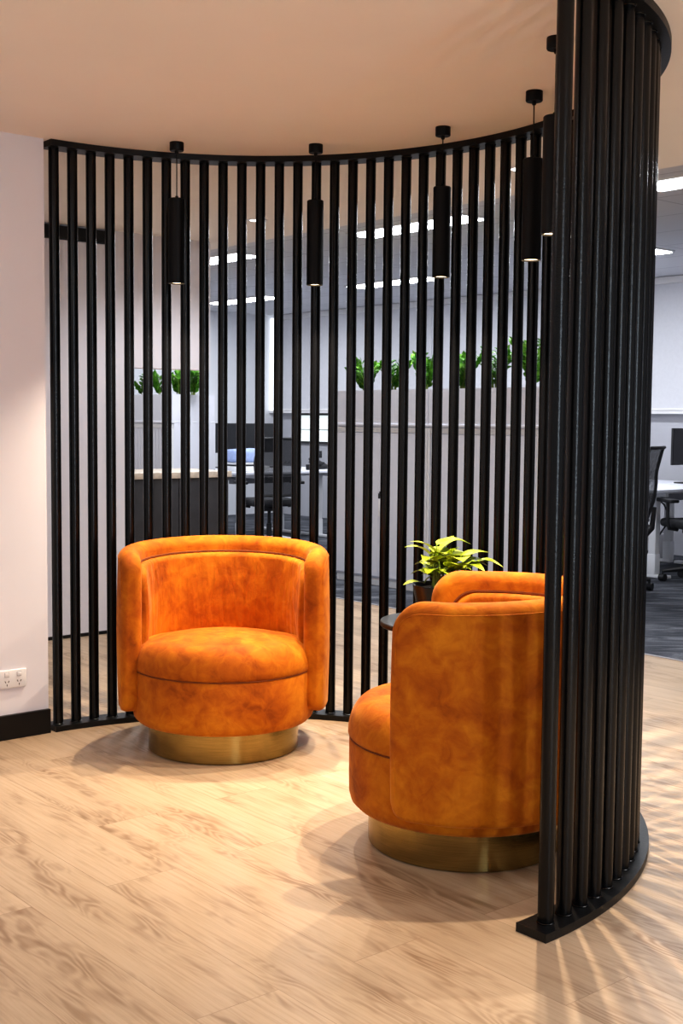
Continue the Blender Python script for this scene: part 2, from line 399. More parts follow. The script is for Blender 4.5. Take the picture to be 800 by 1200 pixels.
# ------------------------------------------------------------------ slat screen
def arc_rail(a0, a1, ri, ro, z0, z1, n=120):
    bm = bmesh.new(); rings = []
    for i in range(n+1):
        a = a0+(a1-a0)*i/n; c, s = math.cos(a), math.sin(a)
        rings.append([bm.verts.new((r*c, r*s, z)) for r, z in ((ri, z0), (ro, z0), (ro, z1), (ri, z1))])
    for p, q in zip(rings, rings[1:]):
        for k in range(4): bm.faces.new((p[k], p[(k+1) % 4], q[(k+1) % 4], q[k]))
    bm.faces.new(rings[0][::-1]); bm.faces.new(rings[-1])
    es = [e for e in bm.edges if len(e.link_faces) == 2 and e.calc_face_angle(0) > 1.0]
    bmesh.ops.bevel(bm, geom=es, offset=0.0015, segments=1, affect='EDGES')
    return bm
TH0, DTH, NP, PR = 2.2295, 0.06087, 51, 0.0208
scr = thing('curved_slat_screen', 'tall curved screen of black round poles between floor and ceiling rails around the chairs', 'screen', (CX, CY, 0))
finish(arc_rail(R(129.2), R(-49.2), RR-0.049, RR+0.049, 0.0, 0.023), 'floor_rail', M['black_rail'], scr)
finish(arc_rail(R(129.2), R(-49.2), RR-0.049, RR+0.049, H-0.024, H), 'ceiling_rail', M['black_rail'], scr)
bm = bmesh.new(); lathe(bm, [(0, 0.0225), (PR+0.002, 0.0225), (PR+0.002, 0.025), (PR, 0.0265), (PR, H-0.0265), (PR+0.002, H-0.025), (PR+0.002, H-0.0235), (0, H-0.0235)], 24)
pole0 = finish(bm, 'pole', M['black_metal'], scr)
for k in range(NP):
    o = pole0 if k == 0 else pole0.copy()
    if k: COL.objects.link(o)
    a = TH0-k*DTH
    o.parent = scr; o.location = (RR*math.cos(a), RR*math.sin(a), 0); o.rotation_euler = (0, 0, a)

# ------------------------------------------------------------------ pendant lamps
pend = [(-0.675, 5.007, 'slim black tube pendant lamp hanging leftmost, above the left orange chair'),
        (-0.117, 5.022, 'slim black tube pendant lamp hanging second from left, mid screen'),
        (0.370, 4.709, 'slim black tube pendant lamp hanging third from left, above the lime plant'),
        (0.634, 4.196, 'slim black tube pendant lamp hanging fourth from left, just left of the foreground poles'),
        (0.608, 3.619, 'slim black tube pendant lamp mostly hidden behind the nearest foreground pole')]
def make_pendant(x, y, lb):
    t = thing('pendant_lamp', lb, 'pendant lamp', (x, y, H), 0, 'black tube pendant lamps in the ring')
    bm = bmesh.new(); lathe(bm, [(0, 0), (0.028, 0), (0.0285, -0.002), (0.0285, -0.031), (0.0265, -0.034), (0.007, -0.034), (0.007, -0.043), (0.0045, -0.046), (0, -0.046)], 32)
    finish(bm, 'canopy', M['black_lamp'], t)
    bm = bmesh.new(); tube(bm, [(0, 0, -0.044), (0, 0, -0.215)], 0.0022, 8); finish(bm, 'cable', M['black_lamp'], t)
    bm = bmesh.new()
    lathe(bm, [(0, -0.212), (0.006, -0.212), (0.0065, -0.221), (0.031, -0.222), (0.0335, -0.225), (0.0335, -0.560), (0.0315, -0.561), (0.0315, -0.545), (0, -0.545)], 40)
    finish(bm, 'tube_shade', M['black_lamp'], t)
    bm = bmesh.new(); lathe(bm, [(0, -0.5555), (0.0305, -0.5555), (0.0305, -0.548), (0, -0.548)], 32); finish(bm, 'lamp_lens', M['lamp_lens'], t)
    ld = bpy.data.lights.new('pendant_spot', 'SPOT'); ld.energy = PEND_W; ld.color = (1.0, 0.83, 0.63); ld.spot_size = R(118); ld.spot_blend = 0.85; ld.shadow_soft_size = 0.013
    lo = bpy.data.objects.new('pendant_spot', ld); COL.objects.link(lo); lo.parent = t; lo.location = (0, 0, -0.575)
PEND_W = 98.0
for p in pend: make_pendant(*p)

# ------------------------------------------------------------------ armchairs
def sweep_shell(ri, ro, zb, zt, half, rt, rcorner_t, rcorner_b, rend, n=150, bulge=0.0, slope=0.0):
    """upholstered arc: opening centred on +x, half-gap angle `half`; rounded ends and rounded end corners"""
    bm = bmesh.new(); rings = []
    a0, a1 = half, 2*PI-half
    rm = (ri+ro)/2; arc = (a1-a0)*rm
    # arc samples denser at ends
    ss = []
    m = 16
    for i in range(m): ss.append(0.14*(1-math.cos(PI/2*i/m)))
    for i in range(n+1): ss.append(0.14+(arc-0.28)*i/n)
    for i in range(m-1, -1, -1): ss.append(arc-0.14*(1-math.cos(PI/2*i/m)))
    for s in ss:
        d = min(s, arc-s)
        th = (ro-ri)
        if d < rend: f = math.sqrt(max(0, 1-((rend-d)/rend)**2)); f = max(f, 0.05)
        else: f = 1.0
        t = th*(0.22+0.78*f)
        zt_ = zt-rcorner_t+math.sqrt(max(0, rcorner_t**2-max(0, rcorner_t-d)**2)) if d < rcorner_t else zt
        zb_ = zb+rcorner_b-math.sqrt(max(0, rcorner_b**2-max(0, rcorner_b-d)**2)) if d < rcorner_b else zb
        zt_ += slope*max(0, -math.cos(a0+s/rm))
        ro_ = ro-(th-t)*0.35; ri_ = ro_-t
        rr_ = min(rt, t/2*0.98)
        prof = []
        # inner side up, over the roll, outer side down
        nz = 8
        rbo = min(0.02, t/2*0.9)
        prof.append((ri_+rbo, zb_)); prof.append((ri_+rbo*0.3, zb_+rbo*0.3)); prof.append((ri_, zb_+rbo))
        for j in range(1, nz):
            z = zb_+rbo+(zt_-rr_-zb_-rbo)*j/nz
            prof.append((ri_-bulge*math.sin(PI*j/nz), z))
        for j in range(0, 13):
            a = PI-PI*j/12
            cxr = (ri_+ro_)/2
            ex = (t/2)
            prof.append((cxr+ex*math.cos(a), zt_-rr_+rr_*math.sin(a)))
        for j in range(1, nz): prof.append((ro_+0.006*math.sin(PI*j/nz), zt_-rr_-(zt_-rr_-zb_-rbo)*j/nz))
        prof.append((ro_, zb_+rbo)); prof.append((ro_-rbo*0.3, zb_+rbo*0.3)); prof.append((ro_-rbo, zb_))
        an = a0+s/rm
        c, sn = math.cos(an), math.sin(an)
        rings.append([bm.verts.new((r*c, r*sn, z)) for r, z in prof])
    L = len(rings[0])
    for p, q in zip(rings, rings[1:]):
        for k in range(L): bm.faces.new((p[k], p[(k+1) % L], q[(k+1) % L], q[k]))
    bm.faces.new(rings[0][::-1]); bm.faces.new(rings[-1])
    return bm
HALF = R(65)
def make_chair(loc, face, lb):
    t = thing('tub_armchair', lb, 'armchair', loc, face, 'burnt orange velvet tub chairs')
    bm = bmesh.new(); lathe(bm, [(0, 0.002), (0.292, 0.002), (0.296, 0.006), (0.296, 0.128), (0, 0.128)], 96); finish(bm, 'plinth', M['brass'], t)
    bm = bmesh.new(); lathe(bm, [(0, 0.116), (0.315, 0.116), (0.338, 0.121), (0.351, 0.134), (0.357, 0.155), (0.358, 0.20), (0.358, 0.320), (0.354, 0.3255), (0.344, 0.328), (0, 0.328)], 96)
    finish(bm, 'seat_base', M['velvet'], t, angle=60)
    # domed seat cushion with a rounded front
    bm = bmesh.new()
    prof = [(0, 0.323), (0.343, 0.323), (0.354, 0.326)]
    for j in range(0, 11):
        a = PI/2*j/10
        prof.append((0.362-0.085*(1-math.cos(a)), 0.337+0.098*math.sin(a)))
    for r in (0.26, 0.22, 0.17, 0.12, 0.06, 0): prof.append((r, 0.435+0.032*(1-(r/0.277)**2)))
    lathe(bm, prof, 96)
    for v in bm.verts: v.co.z += 0.055*v.co.x*max(0, min(1, (v.co.z-0.335)/0.09))
    finish(bm, 'seat_cushion', M['velvet'], t, angle=60)
    bm = bmesh.new()
    n = 64; pts = [(0.3565*math.cos(-HALF+2*HALF*i/n), 0.3565*math.sin(-HALF+2*HALF*i/n), 0.3262) for i in range(n+1)]
    tube(bm, pts, 0.0024, 6); finish(bm, 'seat_seam', M['piping'], t)
    bm = sweep_shell(0.330, 0.412, 0.165, 0.793, HALF, 0.040, 0.095, 0.055, 0.042, slope=0.012)
    sh = finish(bm, 'wraparound_back', M['velvet'], t, angle=70)
    # seam along the outer edge of the shell
    bm = bmesh.new(); rm = 0.371; arc = (2*PI-2*HALF)*rm; pts = []
    ro = 0.4105
    def P(s, z, r=ro):
        an = HALF+s/rm; return (r*math.cos(an), r*math.sin(an), z-0.013+0.012*max(0, -math.cos(an))*(z > 0.5))
    d0 = 0.022
    for j in range(0, 9):
        a = PI/2*j/8; pts.append(P(d0+0.045*(1-math.sin(a)), 0.20+0.045*(1-math.cos(a))+0.0, ro-0.004))
    pts = pts[::-1]
    pts = [P(d0+0.05, 0.198, ro-0.003), P(d0+0.02, 0.212, ro-0.002), P(d0+0.004, 0.235, ro-0.001)]
    for j in range(1, 8): pts.append(P(d0, 0.235+(0.70-0.235)*j/8, ro+0.0015))
    for j in range(0, 9):
        a = PI/2*j/8; pts.append(P(d0+0.075*(1-math.cos(a)), 0.70+0.075*math.sin(a), ro+0.0005))
    n = 100
    for i in range(1, n): pts.append(P(d0+0.075+(arc-2*d0-0.15)*i/n, 0.775, ro))
    for j in range(8, -1, -1):
        a = PI/2*j/8; pts.append(P(arc-d0-0.075*(1-math.cos(a)), 0.70+0.075*math.sin(a), ro+0.0005))
    for j in range(7, 0, -1): pts.append(P(arc-d0, 0.235+(0.70-0.235)*j/8, ro+0.0015))
    pts += [P(arc-d0-0.004, 0.235, ro-0.001), P(arc-d0-0.02, 0.212, ro-0.002), P(arc-d0-0.05, 0.198, ro-0.003)]
    tube(bm, pts, 0.0022, 6); finish(bm, 'edge_seam', M['velvet'], sh)
    bm = sweep_shell(0.300, 0.342, 0.36, 0.726, HALF+R(9), 0.028, 0.09, 0.03, 0.05, bulge=0.010, slope=0.012)
    finish(bm, 'back_pad', M['velvet_pad'], t, angle=70)
    bm = bmesh.new(); pts = []; rs = 0.3315; e0 = HALF+R(8.2); e1 = 2*PI-e0; rc = 0.085; zt = 0.730
    def Q(an, z): return (rs*math.cos(an), rs*math.sin(an), z+0.012*max(0, -math.cos(an))*(z > 0.6))
    for j in range(5): pts.append(Q(e0, 0.44+(zt-rc-0.44)*j/5))
    for j in range(9): pts.append(Q(e0+rc/rs*(1-math.cos(PI/2*j/8)), zt-rc+rc*math.sin(PI/2*j/8)))
    for i in range(1, 70): pts.append(Q(e0+rc/rs+(e1-e0-2*rc/rs)*i/70, zt))
    for j in range(8, -1, -1): pts.append(Q(e1-rc/rs*(1-math.cos(PI/2*j/8)), zt-rc+rc*math.sin(PI/2*j/8)))
    for j in range(4, -1, -1): pts.append(Q(e1, 0.44+(zt-rc-0.44)*j/5))
    tube(bm, pts, 0.005, 6); finish(bm, 'rim_seam', M['piping'], t)  # dark tube draws the rim seam together with the shadow in its groove
    return t
make_chair((-0.460, 4.785, 0), R(-86.5), 'burnt orange velvet tub chair at the left, seat facing the camera, brass plinth')
make_chair((0.388, 3.715, 0), R(167), 'burnt orange velvet tub chair at the right, its outer side towards the camera')

# ------------------------------------------------------------------ side table + lime plant
TX, TY = 0.40, 4.60
t = thing('side_table', 'round black side table between the two orange chairs, under the lime plant', 'table', (TX, TY, 0))
bm = bmesh.new(); lathe(bm, [(0, 0.518), (0.246, 0.518), (0.25, 0.522), (0.25, 0.534), (0.247, 0.538), (0, 0.538)], 72); finish(bm, 'table_top', M['black_rail'], t)
bm = bmesh.new(); lathe(bm, [(0, 0.018), (0.045, 0.018), (0.035, 0.05), (0.035, 0.49), (0.05, 0.5185), (0, 0.5185)], 32); finish(bm, 'column', M['black_rail'], t)
bm = bmesh.new(); lathe(bm, [(0, 0), (0.18, 0), (0.183, 0.004), (0.18, 0.016), (0.06, 0.02), (0, 0.02)], 64); finish(bm, 'base', M['black_rail'], t)

def leaf(bm, base, tip, width, up=(0, 0, 1), arch=0.25, fold=0.25, n=9, shape='heart', droop=0.0):
    base = Vector(base); tip = Vector(tip); ax = tip-base; L = ax.length; d = ax.normalized()
    up = Vector(up); side = d.cross(up)
    if side.length < 1e-3: side = Vector((1, 0, 0))
    side.normalize(); nrm = side.cross(d).normalized()
    rows = []
    for i in range(n+1):
        s = i/n
        if shape == 'heart': w = width*(math.sin(PI*min(1, s**0.62))**0.8)*(1-0.25*s)
        else: w = width*math.sin(PI*s**0.85)**0.75 if 0 < s < 1 else 0
        w = max(w, 0.0006)
        c = base+d*(L*s)+nrm*(arch*L*math.sin(PI*s)-droop*L*s*s)
        lift = nrm*(fold*w)
        rows.append([bm.verts.new(c-side*w+lift), bm.verts.new(c-side*w*0.5+lift*0.35), bm.verts.new(c), bm.verts.new(c+side*w*0.5+lift*0.35), bm.verts.new(c+side*w+lift)])
    for p, q in zip(rows, rows[1:]):
        for k in range(4): bm.faces.new((p[k], p[k+1], q[k+1], q[k]))
PX, PY = 0.395, 4.61
t = thing('potted_plant', 'lime green trailing leafy plant in a black pot on the round side table', 'plant', (PX, PY, 0.538))
bm = bmesh.new(); lathe(bm, [(0, 0.0), (0.085, 0.0), (0.095, 0.006), (0.122, 0.130), (0.122, 0.138), (0.115, 0.138), (0.110, 0.120), (0, 0.120)], 48); finish(bm, 'pot', M['pot'], t)
bm = bmesh.new(); lathe(bm, [(0, 0.128), (0.06, 0.126), (0.111, 0.1195), (0.111, 0.115), (0, 0.115)], 40); finish(bm, 'soil', M['soil'], t)
lv = bmesh.new(); st = bmesh.new()
def pleaf(tip, blen, w, arch=0.16, fold=0.22, root=None, droop=0.0):
    """tip in plant-local coords; the petiole rises from the pot"""
    tip = Vector(tip)
    root = Vector(root) if root else Vector((rnd.uniform(-0.05, 0.05), rnd.uniform(-0.05, 0.05), 0.125))
    hd = Vector((tip.x-root.x, tip.y-root.y, 0)); hl = hd.length
    base = tip-hd.normalized()*min(blen*0.9, hl*0.85)-Vector((0, 0, (tip.z-0.2)*0.35+rnd.uniform(-0.01, 0.02)))
    mid = root.lerp(base, 0.5)+Vector((0, 0, 0.035))
    tube(st, [root, root.lerp(mid, 0.55)+Vector((0, 0, 0.012)), mid, mid.lerp(base, 0.6)+Vector((0, 0, 0.006)), base], 0.0028, 6)
    leaf(lv, base, tip, w*1.55, (0, 0, 1), arch, fold*0.7, droop=droop)
# main leaves, matched to the photo (x right, y away, z up from table top)
for (tip, bl, w, ar) in [((-0.138, -0.06, 0.306), 0.135, 0.026, 0.12), ((-0.157, -0.03, 0.281), 0.13, 0.024, 0.14), ((0.035, 0.02, 0.322), 0.14, 0.032, -0.05),
                         ((0.175, 0.00, 0.258), 0.13, 0.034, 0.10), ((0.220, -0.02, 0.205), 0.14, 0.034, 0.18), ((-0.162, -0.05, 0.140), 0.10, 0.022, 0.10),
                         ((0.095, -0.06, 0.250), 0.16, 0.046, 0.20), ((0.105, 0.05, 0.285), 0.14, 0.044, 0.24), ((-0.02, -0.09, 0.190), 0.12, 0.034, 0.2),
                         ((0.06, -0.12, 0.215), 0.14, 0.042, 0.24), ((0.14, -0.10, 0.200), 0.13, 0.040, 0.22), ((-0.075, -0.11, 0.19), 0.10, 0.026, 0.2),
                         ((0.05, -0.02, 0.282), 0.13, 0.036, 0.14), ((-0.06, 0.08, 0.27), 0.12, 0.034, 0.1), ((0.10, 0.12, 0.24), 0.13, 0.04, 0.2),
                         ((0.0, 0.14, 0.23), 0.13, 0.038, 0.2), ((-0.11, 0.10, 0.20), 0.12, 0.034, 0.2), ((0.17, 0.08, 0.20), 0.12, 0.036, 0.2),
                         ((0.0, -0.05, 0.26), 0.11, 0.034, 0.15), ((-0.10, -0.02, 0.225), 0.09, 0.028, 0.15), ((0.16, -0.04, 0.225), 0.12, 0.036, 0.2),
                         ((0.03, -0.14, 0.17), 0.11, 0.036, 0.2), ((0.12, -0.13, 0.165), 0.11, 0.036, 0.2), ((-0.13, 0.03, 0.17), 0.10, 0.03, 0.2)]:
    pleaf(tip, bl, w, ar)
for _ in range(16):
    a = rnd.uniform(0, 2*PI); r_ = rnd.uniform(0.06, 0.15)
    pleaf((r_*math.cos(a), r_*math.sin(a)*0.9, rnd.uniform(0.17, 0.25)), 0.10, rnd.uniform(0.026, 0.036), 0.18)
finish(st, 'stems', M['stem'], t)
finish(lv, 'foliage', M['lime_leaf'], t, angle=80, recalc=False)

# ------------------------------------------------------------------ power outlet on the left wall
t = thing('power_outlet', 'white double power outlet with two switches low on the left wall', 'power outlet', G(4.57, 2.112, 0.245), ROT)
# local: x along wall (to the right), -y towards the room
bm = bmesh.new(); bx(bm, -0.0575, 0.0575, -0.009, 0.0, -0.037, 0.037, bev=0.0035, seg=3); finish(bm, 'plate', M['white_plastic'], t)
for s in (-1, 1):
    bm = bmesh.new(); bx(bm, s*0.026-0.010, s*0.026+0.010, -0.0095, -0.006, 0.009, 0.028); finish(bm, 'switch_surround', M['grey_line'], t, False)
    bm = bmesh.new(); bx(bm, s*0.026-0.0088, s*0.026+0.0088, -0.0125, -0.008, 0.0102, 0.0268, bev=0.0015); rk = finish(bm, 'switch_rocker', M['white_plastic'], t)
    bm = bmesh.new()
    for ang, (dx, dz) in ((30, (-0.0068, -0.010)), (-30, (0.0068, -0.010)), (0, (0, -0.0235))):
        mt_ = Matrix.Translation((s*0.026+dx, -0.0092, dz)) @ Matrix.Rotation(R(-ang), 4, 'Y')
        bx(bm, -0.0014, 0.0014, -0.0008, 0.0008, -0.0042, 0.0042, mtx=mt_)
    finish(bm, 'socket_slots', M['black_plastic'], t, False)

# ------------------------------------------------------------------ storage cabinets with planters
def make_cabinet(a0, a1, b0, depth, h, lb, tambour=False, name='storage_cabinet'):
    """doors face -B; local x = B (depth), y = A"""
    t = thing(name, lb, 'cabinet', G((a0+a1)/2, b0, 0), ROT)
    w = (a1-a0)/2-0.0015
    box_part('carcass', M['white_laminate'], t, 0.02, depth, -w, w, 0.06, h-0.022)
    box_part('plinth', M['white_metal'], t, 0.03, depth-0.02, -w+0.01, w-0.01, 0.0, 0.06)
    box_part('top', M['white_laminate'], t, -0.004, depth, -w, w, h-0.022, h, bev=0.002)
    for s in (-1, 1):
        y0, y1 = (-w+0.030, -0.0015) if s < 0 else (0.0015, w-0.030)
        bm = bmesh.new()
        if tambour:
            n = 9
            for i in range(n):
                p = y0+(y1-y0)*i/n; q = y0+(y1-y0)*(i+1)/n
                bx(bm, 0.006, 0.02, p+0.006, q-0.006, 0.075, h-0.075)
            bx(bm, 0.010, 0.02, y0, y1, 0.07, h-0.07)
        else: bx(bm, 0.002, 0.02, y0, y1, 0.075, h-0.075, bev=0.0015)
        d = finish(bm, 'door', M['white_laminate'], t, False)
        if s < 0 and not tambour:
            bm = bmesh.new(); bmesh.ops.create_cone(bm, cap_ends=True, segments=20, radius1=0.011, radius2=0.011, depth=0.012, matrix=Matrix.Translation((-0.004, -0.03, 0.735)) @ Matrix.Rotation(PI/2, 4, 'Y'))
            finish(bm, 'lock', M['black_plastic'], d)
            bm = bmesh.new(); tube(bm, [(-0.012, -0.022, 0.73), (-0.013, -0.022, 0.69)], 0.008, 8); finish(bm, 'key_fob', M['black_plastic'], d)
            bm = bmesh.new(); bx(bm, -0.013, -0.009, -0.032, -0.014, 0.55, 0.685, bev=0.002); finish(bm, 'pull_handle', M['white_plastic'], d)
    bm = bmesh.new(); bx(bm, -0.004, 0.02, -w, -w+0.02, 0.065, h-0.03); bx(bm, -0.004, 0.02, w-0.02, w, 0.065, h-0.03); bx(bm, 0.004, 0.02, -w, w, h-0.07, h-0.03)
    finish(bm, 'face_frame', M['white_metal'], t, False)
    return t
CB = 6.33; CH = 1.272; PH = 1.53
make_cabinet(6.556, 7.640, CB, 0.50, CH, 'white two-door storage cabinet behind the screen, the left one, with a hanging key')
make_cabinet(5.470, 6.554, CB, 0.50, CH, 'white two-door storage cabinet behind the screen, the right one, behind the lime plant')
make_cabinet(10.09, 11.17, CB, 0.50, CH, 'white tambour cabinet end-on at the far left, standing behind the dark counter', True, 'tambour_cabinet')
def make_planter(a0, a1, lb):
    t = thing('planter_box', lb, 'planter', G((a0+a1)/2, CB, CH), ROT)
    w = (a1-a0)/2-0.002; d = 0.49; h = PH-CH
    bm = bmesh.new()
    bx(bm, 0.0, 0.014, -w, w, 0.0, h); bx(bm, d-0.014, d, -w, w, 0.0, h); bx(bm, 0.014, d-0.014, -w, -w+0.014, 0.0, h); bx(bm, 0.014, d-0.014, w-0.014, w, 0.0, h); bx(bm, 0.014, d-0.014, -w+0.014, w-0.014, 0.0, 0.014)
    finish(bm, 'trough', M['white_laminate'], t, False)
    box_part('soil', M['soil'], t, 0.015, d-0.015, -w+0.015, w-0.015, 0.014, h-0.004)
make_planter(6.556, 7.64, 'long white planter box on top of the left storage cabinet behind the screen')
make_planter(5.47, 6.554, 'long white planter box on top of the right storage cabinet behind the screen')
make_planter(10.09, 11.17, 'white planter box on the far left tambour cabinet, its plain end facing the room')
def zz_plant(a, b, hgt, spread, lb, seed, nst=9):
    t = thing('leafy_plant', lb, 'plant', G(a, b, PH-0.0035), ROT, 'glossy green plants in the cabinet planters')
    r_ = random.Random(seed); lv = bmesh.new(); st = bmesh.new()
    for i in range(nst):
        an = r_.uniform(0, 2*PI); sp = spread*r_.uniform(0.3, 1.15); L = hgt*r_.uniform(0.62, 1.0)
        pts = []
        for j in range(9):
            s = j/8
            pts.append(Vector((math.cos(an)*(0.02+sp*s**1.6)*0.8, math.sin(an)*(0.02+sp*s**1.6), L*s*(1-0.10*s))))
        tube(st, pts, [0.006*(1-0.7*j/8) for j in range(9)], 6)
        for j in range(1, 9):
            for sd in (-1, 1):
                p = pts[j]; d = (pts[min(j+1, 8)]-pts[j-1]).normalized()
                side = d.cross(Vector((math.cos(an), math.sin(an), 0.2))).normalized()
                dr_ = (side*sd*0.9+d*0.75+Vector((r_.uniform(-.25, .25), r_.uniform(-.25, .25), r_.uniform(-.1, .3)))).normalized()
                ll = 0.085*(1-0.25*abs(j-5)/4)*r_.uniform(0.85, 1.15)
                leaf(lv, p, p+dr_*ll, 0.020, Vector((math.cos(an)*0.5, math.sin(an)*0.5, 0.8)), 0.08, 0.25, 6, 'oval')
        leaf(lv, pts[-1], pts[-1]+(pts[-1]-pts[-3]).normalized()*0.07, 0.016, (0.3, 0.2, 0.8), 0.05, 0.25, 6, 'oval')
    finish(st, 'stems', M['stem'], t); finish(lv, 'foliage', M['green_leaf'], t, angle=80, recalc=False)
def a_on(px):     # a-coordinate on the bank line (b=CB+.2) for a photo column, used once to read plant spots off the photo
    k = (px-400)/1432.6; tt = (CB+0.2)/(BX[0]*k+BX[1]); return AX[0]*k*tt+AX[1]*tt
for i, (px, hg, sp, lb) in enumerate([(427, 0.26, 0.13, 'glossy green plant at the left end of the middle planters, loose and leaning left'),
                                      (459, 0.27, 0.11, 'glossy green plant in the middle planters, second from the left end'),
                                      (496, 0.30, 0.11, 'glossy green plant in the middle planters, third from the left, left of the third pendant'),
                                      (540, 0.27, 0.12, 'glossy green plant in the middle planters, just right of the third pendant'),
                                      (577, 0.31, 0.12, 'tall bright green plant in the middle planters, second from the right end'),
                                      (622, 0.36, 0.12, 'tall green plant at the right end of the middle planters beside the foreground poles')]):
    zz_plant(a_on(px), CB+0.2, hg, sp, lb, 20+i)
for i, (px, hg, sp, lb) in enumerate([(168, 0.23, 0.12, 'small glossy green plant at the far left planter, leftmost of the four'),
                                      (188, 0.22, 0.10, 'small glossy green plant at the far left planter, second from the left'),
                                      (209, 0.23, 0.10, 'small glossy green plant at the far left planter, third from the left'),
                                      (226, 0.25, 0.12, 'small glossy green plant at the far left planter, rightmost of the four')]):
    zz_plant(a_on(px), CB+0.2, hg, sp, lb, 40+i, 8)

# ------------------------------------------------------------------ dark counter at left
t = thing('service_counter', 'dark panelled counter with a pale timber edged top behind the left chair', 'counter', G(7.7, 4.62, 0), ROT)
box_part('counter_top', M['timber_edge'], t, -0.85, 0.73, -0.02, 0.60, 0.855, 0.90, bev=0.003)
for i in range(7):
    box_part('front_panel', M['dark_panel'], t, -0.82+i*0.218, -0.82+i*0.218+0.213, 0.0, 0.02, 0.10, 0.854, bev=0.001)
box_part('end_panel', M['dark_panel'], t, 0.706, 0.724, 0.02, 0.58, 0.0, 0.854)
box_part('plinth', M['black_plastic'], t, -0.82, 0.70, 0.05, 0.57, 0.0, 0.10)
box_part('carcass', M['dark_panel'], t, -0.82, 0.705, 0.021, 0.57, 0.10, 0.854)

# ------------------------------------------------------------------ office desks
def make_desk(a0, a1, b0, b1, lb, h=0.75, off=0.0):
    t = thing('office_desk', lb, 'desk', G((a0+a1)/2, (b0+b1)/2, 0), ROT, 'white office desks')
    w = (b1-b0)/2; d = (a1-a0)/2
    box_part('desk_top', M['white_laminate'], t, -w, w, -d, d, h-0.025, h, bev=0.003)
    for s in (-1, 1):
        x = s*(w-0.28)
        bm = bmesh.new(); bx(bm, x-0.035, x+0.035, off-0.05, off+0.03, 0.03, 0.20, bev=0.002); bx(bm, x-0.030, x+0.030, off-0.045, off+0.025, 0.20, h-0.065, bev=0.002)
        lg = finish(bm, 'leg', M['white_metal'], t)
        bm = bmesh.new(); bx(bm, x-0.035, x+0.035, -d+0.02, d-0.02, 0.004, 0.032, bev=0.006); finish(bm, 'foot', M['white_metal'], lg)
        bm = bmesh.new(); bx(bm, x-0.02, x+0.02, -d+0.06, d-0.06, h-0.066, h-0.026); finish(bm, 'top_bracket', M['white_metal'], lg, False)
    box_part('beam', M['white_metal'], t, -w+0.25, w-0.25, -0.02, 0.02, h-0.066, h-0.03)
    box_part('cable_tray', M['grey_plastic'], t, -w+0.35, w-0.35, d-0.14, d-0.05, h-0.15, h-0.09)
    return t
make_desk(5.95, 6.645, 8.28, 9.88, 'white sit-stand desk at the right edge, the nearer one, in front of the monitor', off=-0.16)
make_desk(6.655, 7.35, 8.28, 9.88, 'white desk at the right edge standing behind the nearer sit-stand desk', off=-0.28)
make_desk(10.22, 10.915, 7.18, 8.80, 'white desk behind the left orange chair with the blue bundle on it')
make_desk(10.925, 11.62, 7.18, 8.80, 'white desk at the back left under the dark monitors')
def make_monitor(a, b, rot, lb, w=0.56, h=0.33, zb=0.17, z=0.75):
    t = thing('monitor', lb, 'monitor', G(a, b, z), ROT+rot, 'dark office monitors')
    # screen faces local -y
    box_part('bezel', M['black_plastic'], t, -w/2, w/2, 0.0, 0.022, zb, zb+h, bev=0.003)
    box_part('display', M['screen'], t, -w/2+0.008, w/2-0.008, -0.0015, 0.001, zb+0.014, zb+h-0.008)
    box_part('stand_neck', M['black_plastic'], t, -0.022, 0.022, 0.022, 0.042, 0.012, zb+0.13)
    bm = bmesh.new(); bx(bm, -0.11, 0.11, -0.07, 0.10, 0.0, 0.012, bev=0.004); finish(bm, 'stand_base', M['black_plastic'], t)
make_monitor(6.47, 9.56, 0, 'dark office monitor on the desk at the right edge of the photo')
make_monitor(11.30, 7.80, 0, 'dark monitor at the back left behind the slats, left of the pair', w=0.48)
make_monitor(11.30, 8.29, 0, 'dark monitor at the back left behind the slats, right of the pair', w=0.48)

# things on the back left desk
def soft_block(name, mat, loc, sx, sy, sz, lb, cat, rot=0.0):
    bm = bmesh.new(); bx(bm, -sx/2, sx/2, -sy/2, sy/2, 0, sz, bev=min(sz*0.42, 0.05), seg=5)
    for v in bm.verts: v.co.z += 0.008*math.sin(v.co.x*17)*(v.co.z/sz)
    o = finish(bm, name, mat, None, angle=80); o.location = loc; o.rotation_euler = (0, 0, ROT+rot)
    return tag(o, lb, cat)
def pile(name, mat, loc, sx, sy, sz, lb, cat, rot=0.0, group=None):
    bm = bmesh.new(); bx(bm, -sx/2, sx/2, -sy/2, sy/2, 0, sz, bev=0.003)
    o = finish(bm, name, mat); o.location = loc; o.rotation_euler = (0, 0, ROT+rot)
    return tag(o, lb, cat, group)
pile('paper_stack', M['paper'], G(10.55, 7.52, 0.75), 0.42, 0.30, 0.055, 'thick white paper stack under the dark folder on the back left desk', 'paper stack', 0.05)
pile('folder', M['black_plastic'], G(10.55, 7.50, 0.805), 0.34, 0.26, 0.016, 'thin dark folder lying on the white paper stack', 'folder', -0.05)
pile('document_box', M['paper'], G(10.56, 7.50, 0.821), 0.33, 0.25, 0.022, 'flat white document pad under the pale blue bundle', 'document', 0.02)
soft_block('folded_blanket', M['blue_fabric'], G(10.56, 7.50, 0.843), 0.38, 0.26, 0.14, 'pale blue folded bundle on top of the papers behind the slats', 'folded cloth')
